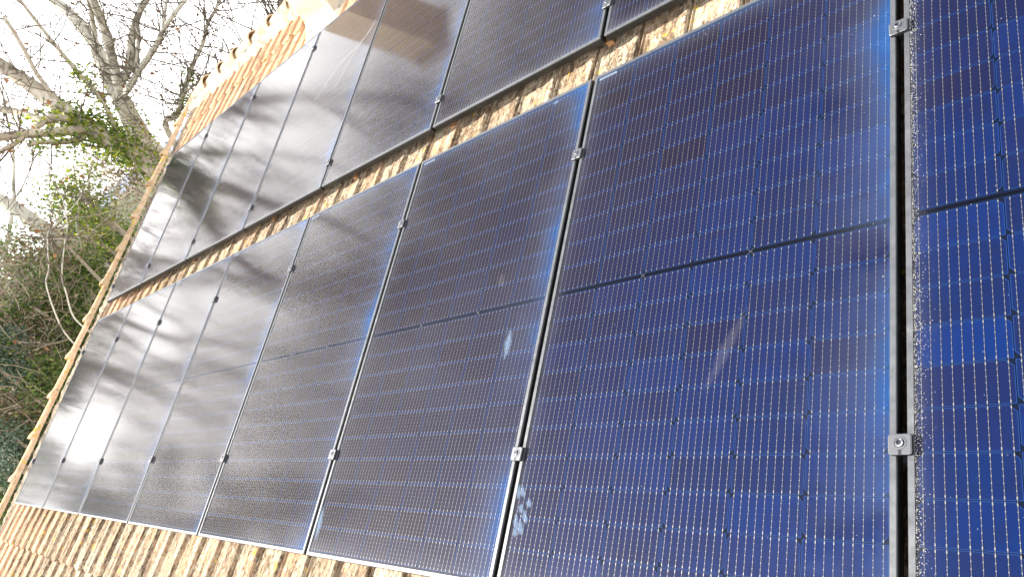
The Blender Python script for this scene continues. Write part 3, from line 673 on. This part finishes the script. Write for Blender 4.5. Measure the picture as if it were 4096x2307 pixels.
Q5, S5 = t.limbpath([A(600, 1000, 11.0), A(480, 1030, 10.8), A(330, 1030, 10.6), A(200, 1050, 10.5)], 0.05, 0.025, 7)
Q6, S6 = t.limbpath([A(880, 1060, 11.0), A(760, 760, 11.2), A(560, 520, 11.4), A(400, 330, 11.6), A(250, 140, 11.8), A(120, -30, 12)], 0.04, 0.025, 6)
Q7, S7 = t.limbpath([A(420, 740, 11.2), A(270, 540, 11.3), A(190, 390, 11.4), A(110, 250, 11.5), A(30, 130, 11.6)], 0.035, 0.03, 6)
for PP, RR, dn in ((Q1, S1, 4.5), (Q2, S2, 8), (Q3, S3, 8), (Q4, S4, 9), (Q5, S5, 6), (Q6, S6, 9), (Q7, S7, 10)): t.twigs(PP, RR, dn, 0.3, 1.2, 2, 0.02, 0.0095, 0.25)
for PP, RR in ((Q1, S1), (Q2, S2), (Q6, S6)): t.crown(PP[-1], PP[-1] - PP[-3] + UP * 0.3, 2.4, RR[-1], 3, 0.12, 0.09)
t.ivy_on(Q1, S1, 2600, 0.11, 0.055, 0.20, 0.55); t.ivy_on(Q5, S5, 260, 0.10, 0.055); t.ivy_on(Q2, S2, 160, 0.08, 0.055, 0.0, 0.5); t.ivy_on(Q6, S6, 420, 0.09, 0.055, 0.0, 0.45); t.ivy_on(Q3, S3, 130, 0.08, 0.07, 0, .6)
t.done('ivy_tree', 'leaning bare tree trunk thickly covered in green ivy', M_bark_d, root)
# --- third trunk, lower left, half hidden by brush
t = Tree(31)
base = B(1080, 980, 14.0); root = Vector((base.x, base.y, GZ))
U1, V1 = t.limbpath([root, base, B(900, 850, 14.0), B(650, 650, 14.0), B(440, 530, 14.1), B(330, 450, 14.2), B(180, 340, 14.4), B(0, 235, 14.6), B(-300, 60, 15.0)], 0.17, 0.10, 10)
U2, V2 = t.limbpath([B(900, 870, 13.5), B(830, 720, 13.2), B(760, 560, 13.0), B(755, 360, 12.9), B(850, 200, 12.8), B(860, 20, 12.8), B(900, -150, 12.8)], 0.035, 0.022, 6)
U3, V3 = t.limbpath([B(930, 1560, 9.9), B(720, 1380, 10.0), B(640, 1140, 10.0), B(600, 960, 10.0), B(620, 700, 10.1), B(650, 480, 10.2), B(610, 250, 10.3), B(560, 130, 10.4), B(520, -60, 10.5)], 0.013, 0.005, 6)
U4, V4 = t.limbpath([B(790, 1700, 9.8), B(600, 1480, 9.8), B(450, 1080, 9.8), B(470, 900, 9.9), B(460, 580, 10.0), B(520, 500, 10.1), B(640, 380, 10.2), B(790, 200, 10.3), B(880, 20, 10.4)], 0.012, 0.005, 6)
for PP, RR, dn in ((U1, V1, 2.6), (U2, V2, 5), (U3, V3, 6), (U4, V4, 6)): t.twigs(PP, RR, dn, 0.25, 0.9, 2, 0.0, 0.008, 0.3)
t.crown(U1[-1], U1[-1] - U1[-3] + UP * 0.3, 2.8, V1[-1], 3, 0.1, 0.09)
t.done('bare_tree', 'slender pale bare tree rising behind the brush below the ivy', M_bark, root)
# --- tall bare tree standing off to the left of the frame, seen in the glass
for i, (px, py, h, sd) in enumerate(((-9.5, 3.2, 13.5, 43),)):
    t = Tree(sd); root = Vector((px, py, GZ)); top = root + Vector((0.4, 0.3, h * 0.45))
    W1, Y1 = t.limbpath([root, root.lerp(top, .5) + Vector((.15, -.1, 0)), top], 0.28, 0.17, 10)
    for q in range(5): t.crown(W1[-1 - q], (UP * 1.2 + t.rv() * 0.8).normalized(), h * 0.26, 0.10, 3, 0.15, 0.06)
    t.done('tall_tree', 'tallest bare tree behind the ivy-clad trunk', M_bark, root)
# --- evergreen shrubs and brush filling the slope below the verge
def shrub(name, label, cat, px, py, depth, rx, rz, n, mat, size, seed, twigs=60, group='shrubs below the verge', clump=14):
    r = random.Random(seed); c = at(px, py, depth); root = Vector((c.x, c.y, GZ)); t = Tree(seed)
    cl = []
    for _ in range(clump):
        d = t.rv(); cl.append((c + Vector((d.x * rx, d.y * rx, d.z * rz)) * r.uniform(0.25, 0.95), r.uniform(0.28, 0.55) * rx))
    lf = MB()
    for _ in range(n):
        q, s = cl[r.randrange(clump)]; p = q + t.rv() * s * r.random() ** 0.45 * Vector((1, 1, 1)).length / 1.75
        t.leafquad(lf, p, size)
    for _ in range(twigs):
        q, s = cl[r.randrange(clump)]; st = q + t.rv() * s; pts = t.path(st, t.rv() + UP * 0.4, r.uniform(.3, 0.9), 0.22, 0.03, 5); t.twig.tube(pts, [0.0055 * (1 - .13 * k) for k in range(6)], 3)
    for _ in range(5):
        q, s = cl[r.randrange(clump)]; m_ = root.lerp(q, 0.5) + t.rv() * 0.2; t.limb.tube([root, m_, q], [0.07, 0.05, 0.02], 6)
    o = link(name, None, None, T(root)); tag(o, label, cat, group); o.empty_display_size = 0.2
    for nm, mb_, mt in (('trunk', t.limb, M_bark_d), ('crown', lf, mat), ('branches', t.twig, M_drytwig)):
        if mb_.f:
            mb_.v = [Vector(p) - root for p in mb_.v]; c_ = link(nm, mb_.mesh(nm, mt), o)
            if nm != 'trunk': c_['kind'] = 'stuff'
shrub('evergreen_tree', 'dense dark evergreen filling the gap behind the verge below the ivy trunk', 'tree', 400, 1120, 15.0, 1.5, 1.1, 16000, M_ever, 0.055, 51, 160)
shrub('evergreen_tree', 'dark evergreen mass at the left picture edge under the pale sky', 'tree', 130, 1290, 14.0, 1.7, 1.1, 16000, M_ever, 0.055, 52, 200)
shrub('evergreen_tree', 'bright green evergreen just below the orange lichen on the verge', 'tree', 275, 1330, 12.0, 1.05, 0.9, 13000, M_ever, 0.05, 53, 120)
shrub('evergreen_tree', 'sunlit green bush touching the verge midway down the lower row', 'tree', 205, 1560, 11.0, 0.85, 0.8, 8000, M_ever, 0.05, 54, 70)
shrub('evergreen_tree', 'dark green bush beside the verge at the lower left corner', 'tree', -20, 1960, 11.0, 0.9, 1.0, 4500, M_ever, 0.05, 55, 60)
shrub('cedar', 'blue-green conifer sprays at the left picture edge', 'tree', -10, 1430, 11.0, 0.58, 0.38, 5000, M_cedar, 0.036, 56, 20)
shrub('cedar', 'lower blue-green conifer spray reaching toward the verge', 'tree', 10, 1830, 10.5, 0.52, 0.28, 4200, M_cedar, 0.036, 57, 20)
shrub('dry_brush', 'tangle of beige dry brush left of the lower panels', 'shrub', 60, 1620, 11.5, 1.4, 1.0, 9000, M_brush, 0.045, 58, 420)
shrub('dry_brush', 'brown dry brush under the pale trunk at the left', 'shrub', 60, 1130, 12.0, 1.0, 0.5, 2500, M_brush, 0.05, 59, 260)
shrub('dry_brush', 'greyish twig thicket between the ivy trunk and the verge', 'shrub', 560, 720, 11.5, 0.7, 0.5, 900, M_brush, 0.045, 60, 200)
shrub('evergreen_tree', 'leafy green ivy bush hanging below the main trunk', 'tree', 380, 800, 13.0, 0.9, 0.7, 2600, M_ivy, 0.06, 61, 120)
shrub('evergreen_tree', 'wide dark hedge-like evergreen on the slope behind the dry brush', 'tree', 60, 1500, 19.0, 3.2, 2.2, 24000, M_ever, 0.09, 62, 160, clump=26)
shrub('evergreen_tree', 'far evergreen closing the view at the lower left', 'tree', -40, 1850, 16.0, 2.6, 1.6, 20000, M_ever, 0.085, 63, 120, clump=22)

# --- tall conifer beside the gable, mostly seen mirrored in the far panels
t = Tree(71); root = Vector((-9.5, -1.3, GZ)); lf = MB(); H = 14.0
t.limb.tube([root, root + Vector((0.1, 0, H * .6)), root + Vector((0, 0.1, H))], [0.22, 0.13, 0.02], 8)
for k in range(95):
    f = 0.12 + 0.86 * (k / 95) ** 0.9; L = (1 - f) * 4.0 + 0.3; a = t.r.uniform(0, 6.283); st = root + UP * (H * f)
    pts = t.path(st, Vector((math.cos(a), math.sin(a), 0.12)), L, 0.10, -0.04, 6); t.limb.tube(pts, [0.045 * (1 - f * .7) * (1 - .14 * q) for q in range(7)], 4)
    for _ in range(int(70 + 90 * L)):
        q = t.r.random() ** 0.7 * 6; i = min(int(q), 5); p = pts[i].lerp(pts[i + 1], q - i); t.leafquad(lf, p + t.rv() * 0.16 * (0.5 + L * .3) - UP * abs(t.r.gauss(0, .12)), 0.12)
o = tag(link('conifer', None, None, T(root)), 'tall dark blue-green conifer beside the house gable at the left edge', 'tree', 'trees beyond the verge')
for nm, mb_, mt in (('trunk', t.limb, M_bark_d), ('crown', lf, M_cedar)):
    mb_.v = [Vector(p) - root for p in mb_.v]; c_ = link(nm, mb_.mesh(nm, mt), o)
    if nm == 'crown': c_['kind'] = 'stuff'
